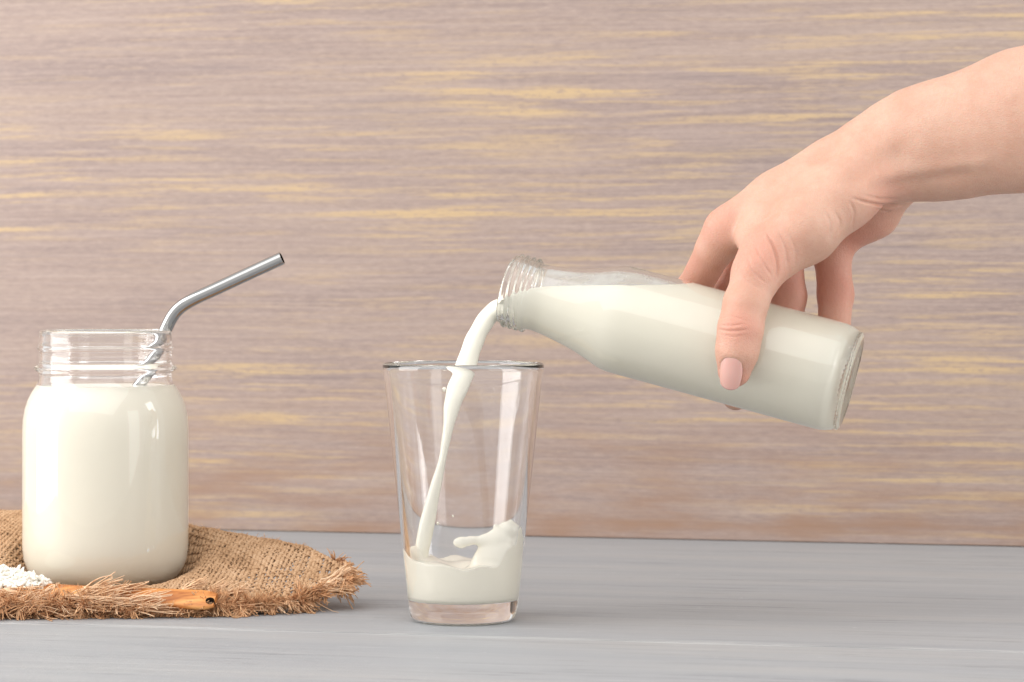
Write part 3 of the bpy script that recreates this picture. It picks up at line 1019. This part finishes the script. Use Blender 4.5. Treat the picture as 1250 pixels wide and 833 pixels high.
class Fibres:
    """thin three-sided threads gathered into one mesh"""
    NP = 8

    def __init__(s): s.P, s.R = [], []

    def tuft(s, base, direc, length, count, spread, curl, r0=0.46, r1=0.26, thick=0.7, droop=0.0, floor=0.35):
        d0 = np.asarray(direc, float); d0 /= np.linalg.norm(d0)
        d = d0 + rng.normal(size=(count, 3)) * spread; d /= np.linalg.norm(d, axis=1)[:, None]
        ln = length * rng.uniform(0.45, 1.15, count)
        b = np.asarray(base, float) + rng.normal(size=(count, 3)) * thick * 0.5
        a = np.cross(d, rng.normal(size=(count, 3))); a /= np.linalg.norm(a, axis=1)[:, None]
        c = np.cross(d, a)
        t = np.linspace(0, 1, s.NP)[None, :, None]
        # one bent yarn, its fibres twisted together at the base and opening at the tip
        bend = rng.normal(size=3) * 0.55
        ph = rng.uniform(0, 6.28, count)[:, None, None] + t * 3.2
        amp = (curl * rng.uniform(0.3, 1.2, count))[:, None, None] * (0.45 + 0.9 * t ** 2)
        p = b[:, None, :] + d[:, None, :] * t * ln[:, None, None] + amp * (a[:, None, :] * np.cos(ph) + c[:, None, :] * np.sin(ph))
        p = p + (bend + rng.normal(size=(count, 3)) * 0.16)[:, None, :] * t ** 2 * ln[:, None, None]
        p[:, :, 2] -= droop * (t[..., 0] ** 2) * ln[:, None]
        p[:, :, 2] = np.maximum(p[:, :, 2], floor)
        s.P.append(p); s.R.append(np.linspace(r0, r1, s.NP)[None, :] * rng.uniform(0.6, 1.2, (count, 1)))

    def strand(s, a, b, n, spread, r=0.42, sag=0.0):
        a, b = np.array(a, float), np.array(b, float)
        ln = np.linalg.norm(b - a)
        e = b + rng.normal(size=(n, 3)) * spread * ln - (b - a) * rng.uniform(0, 0.35, (n, 1))
        a_ = a + rng.normal(size=(n, 3)) * 0.9
        m = (a_ + e) / 2 + rng.normal(size=(n, 3)) * ln * 0.08 + np.array([0, 0, sag])
        t = np.linspace(0, 1, s.NP)[None, :, None]
        p = (1 - t) ** 2 * a_[:, None] + 2 * t * (1 - t) * m[:, None] + t ** 2 * e[:, None]
        p[:, :, 2] = np.maximum(p[:, :, 2], 0.4)
        s.P.append(p); s.R.append(np.linspace(r, r * 0.55, s.NP)[None, :] * rng.uniform(0.7, 1.2, (n, 1)))

    def build(s, name, mat, parent):
        p = np.concatenate(s.P); R = np.concatenate(s.R); n = s.NP
        t = np.gradient(p, axis=1); t /= np.linalg.norm(t, axis=2)[..., None] + 1e-9
        a = np.cross(t, np.array([0.31, 0.2, 0.93])); a /= np.linalg.norm(a, axis=2)[..., None] + 1e-9
        b = np.cross(t, a)
        an = 2 * np.pi * np.arange(3) / 3
        V = p[:, :, None, :] + (a[:, :, None, :] * np.cos(an)[:, None] + b[:, :, None, :] * np.sin(an)[:, None]) * R[:, :, None, None]
        base = np.arange(len(p))[:, None, None] * n * 3 + np.arange(n - 1)[None, :, None] * 3
        k = np.arange(3)[None, None, :]; k2 = (k + 1) % 3
        F = np.stack([base + k, base + k2, base + k2 + 3, base + k + 3], -1).reshape(-1, 4)
        return tag(mesh_obj(name, V.reshape(-1, 3), F, mat, parent), kind='stuff')


fb = Fibres()
ED = resample(OUT[:13], 400)
seglen = np.r_[0, np.cumsum(np.hypot(*np.diff(ED, axis=0).T))]
tot = seglen[-1]
s_ = 0.0
while s_ < tot - 1.5:
    x, x2 = np.interp([s_, s_ + 1], seglen, ED[:, 0]); y, y2 = np.interp([s_, s_ + 1], seglen, ED[:, 1])
    t = np.array([x2 - x, y2 - y]); t /= np.linalg.norm(t)
    nrm = np.array([t[1], -t[0]])
    z = float(cloth_h(np.array([x]), np.array([y]))[0])
    under = -208 < x < -163          # here the spoon handle lies on the fringe
    clump = 0.75 + 0.5 * math.sin(s_ * 0.33) * math.sin(s_ * 0.12 + 1)
    if x < -150:
        # upper frayed row and the folded-under row below it
        for rep in range(2):
            fb.tuft((x + rng.normal(), y + rng.uniform(-1.5, 3.5), z - (3.0 if under else 0.5) + rng.uniform(-1, 1.5)), (nrm[0] + rng.normal() * 0.6, nrm[1], rng.uniform(-0.5, -0.1 if under else 0.5)), (5.0 if under else 7.0) * clump, 12, 0.16, 1.0, droop=0.1)
            fb.tuft((x + rng.normal(), y + 2 + rng.uniform(-1, 2), rng.uniform(1.0, 3.2)), (nrm[0] + rng.normal() * 0.5, nrm[1], rng.uniform(-0.2, 0.25)), 5.6, 10, 0.16, 1.0)
    else:
        tip = math.exp(-((x + 89) / 16) ** 2)
        for rep in range(3):
            inn = rng.uniform(-1.0, 3.0)
            fb.tuft((x - nrm[0] * inn, y - nrm[1] * inn, z + rng.uniform(-2.0, 1.2)), (nrm[0] + rng.normal() * 0.45 + 0.35, nrm[1] + rng.normal() * 0.3, rng.uniform(-0.75, 0.35)), (6.2 + 0.6 * tip) * clump, 12, 0.16, 1.0, droop=0.12)
    s_ += 1.7
# fluff lying on the cloth just behind the front edge
for _ in range(260):
    x = rng.uniform(-300, -100)
    if -206 < x < -162: continue
    y = np.interp(x, OUT[:11, 0], OUT[:11, 1]) + rng.uniform(-1, 5)
    z = float(cloth_h(np.array([x]), np.array([y]))[0]) + 0.5
    fb.tuft((x, y, z), (rng.uniform(-0.6, 1.0), -0.5 + rng.normal() * 0.5, rng.uniform(0.0, 0.5)), 5.5, 10, 0.16, 0.9)
# crest edge: a few short hairs
for _ in range(150):
    x = rng.uniform(-300, -85)
    y = np.interp(x, CREST[:, 0], CREST[:, 1])
    fb.tuft((x, y, float(cloth_h(np.array([x]), np.array([y]))[0]) + 0.4), (rng.normal(), rng.normal() * 0.3, 0.5), 1.8, 2, 0.5, 0.4, 0.14, 0.08)
fb.build('fringe', M_FRINGE, burlap)

# combed-out pale thread ends along the front edge
fl = Fibres()
for (p0, p1, Y0, Y1, n, sp_) in [((80, 735), (148, 708), 12, 18, 26, 0.05), ((86, 732), (140, 714), 10, 14, 22, 0.07), ((112, 728), (184, 713), 12, 20, 30, 0.07), ((104, 722), (150, 706), 14, 18, 14, 0.06),
                                 ((96, 740), (170, 732), 6, 8, 26, 0.09), ((84, 728), (146, 737), 7, 6, 22, 0.10), ((52, 728), (76, 709), 10, 14, 9, 0.03),
                                 ((4, 742), (46, 727), 4, 8, 18, 0.08), ((0, 722), (60, 729), 10, 8, 22, 0.10), ((24, 738), (66, 726), 5, 8, 20, 0.1),
                                 ((222, 726), (254, 705), 24, 30, 26, 0.09), ((224, 724), (246, 716), 22, 26, 16, 0.12), ((254, 724), (280, 709), 26, 30, 20, 0.12),
                                 ((278, 726), (310, 713), 28, 32, 18, 0.14), ((152, 735), (206, 727), 8, 8, 26, 0.1), ((168, 742), (214, 739), 5, 6, 18, 0.14),
                                 ((392, 712), (420, 697), 46, 52, 22, 0.07), ((398, 716), (427, 693), 46, 52, 16, 0.06), ((392, 716), (420, 708), 42, 46, 20, 0.08), ((386, 720), (414, 716), 38, 42, 18, 0.1)]:
    fl.strand(P(*p0, Y0), P(*p1, Y1), n, sp_)
for _ in range(46):
    x0 = rng.uniform(-300, -95)
    y0 = float(np.interp(x0, OUT[:11, 0], OUT[:11, 1])) + rng.uniform(-2, 3)
    z0 = float(cloth_h(np.array([x0]), np.array([y0]))[0])
    e = (x0 + rng.normal() * 9 + 3, y0 - rng.uniform(3, 9), max(0.5, z0 - rng.uniform(1, 7)))
    fl.strand((x0, y0, z0), e, 3, 0.10, 0.3, rng.uniform(-1.5, 2.5))
fl.build('loose_threads', mat_jute('pale_jute', lin(214, 170, 128), lin(234, 198, 162), lin(246, 220, 190), 300), burlap)

# ------------------------------------------------------------------ mason jar, its milk and the straw
jf = frame_at(JX, JY, JZ)
j_out = [(0, 4), (48, 3.5), (60, 1.2), (66, 0), (73, 1.2), (81, 5), (89, 12), (95.5, 22), (99.2, 34), (100.5, 48)]
j_out += [(100.5, z) for z in np.linspace(62, 180, 8)]
j_out += [(100.3, 192), (99.4, 204), (97.4, 215), (93.8, 226), (89.0, 235.5), (84.6, 242), (81.6, 247), (80.6, 252), (80.5, 257), (81.6, 259.6), (85.6, 261.8), (86.8, 264), (85.6, 266.2), (81.4, 268.4), (80.4, 271),
          (80.3, 275), (80.3, 284.5), (81.2, 286.4), (82.6, 288.4), (81.2, 290.4), (80.2, 292.2), (80.1, 297), (80.2, 303), (80.4, 307), (79.6, 309.6), (77.8, 310.6), (76.0, 309.6), (75.0, 306)]
j_in = [(75.0, z) for z in np.linspace(298, 254, 8)] + [(76.4, 247), (79.4, 241), (83.8, 234), (88.2, 225.5), (91.8, 215), (93.6, 204), (94.6, 192)]
j_in += [(95.0, z) for z in np.linspace(180, 52, 10)] + [(93.8, 36), (90.2, 25), (84.5, 16.5), (77, 11), (66, 9.5), (30, 10), (0, 10.3)]
V, Fc = lathe([(r * JU, z * JU) for r, z in j_out + j_in], 160, jf)
jar = mesh_obj('mason_jar', V, Fc, M_GLASS); fix_normals(jar)
tag(jar, 'wide mouthed glass mason jar full of milk standing on burlap', 'jar')
jm = [(0, 10.1)] + [(r + 0.45, z - 0.2) for r, z in reversed(j_in[:-1]) if z < 240.5] + [(79.8, 241.6), (79.6, 242.6), (78.2, 241.6), (70, 241.0), (0, 241.0)]
V, Fc = lathe([(r * JU, z * JU) for r, z in jm], 160, jf)
jmilk = mesh_obj('jarred_milk', V, Fc, M_MILK); fix_normals(jmilk)
tag(jmilk, 'creamy milk filling the mason jar up to its neck', 'milk')

sp = [(64, 690), (100, 615), (140, 532), (170, 470), (186, 437), (201, 405), (211, 386), (222, 374.5), (239, 364.5), (262, 354), (288, 342), (317, 328.7), (346, 315.5)]
ctl = np.array([P(a, b, 89) for a, b in sp])
ctl[:, 1] = np.linspace(96, 80, len(ctl))
path = resample(ctl, 90)
V, Fc = tube(path, 3.55, 24, caps=False)
Vi, Fi = tube(path, 3.0, 24, caps=False)
nO = len(V)
Fc = list(Fc) + [tuple(reversed([i + nO for i in f])) for f in Fi]
for e0 in (0, (len(path) - 1) * 24):
    for j in range(24):
        k = (j + 1) % 24
        f = (e0 + j, e0 + k, nO + e0 + k, nO + e0 + j)
        Fc.append(f if e0 else f[::-1])
straw = mesh_obj('drinking_straw', np.vstack([V, Vi]), Fc, M_STEEL); fix_normals(straw)
straw.data.set_sharp_from_angle(angle=math.radians(50))
tag(straw, 'bent steel drinking straw leaning in the mason jar', 'straw')
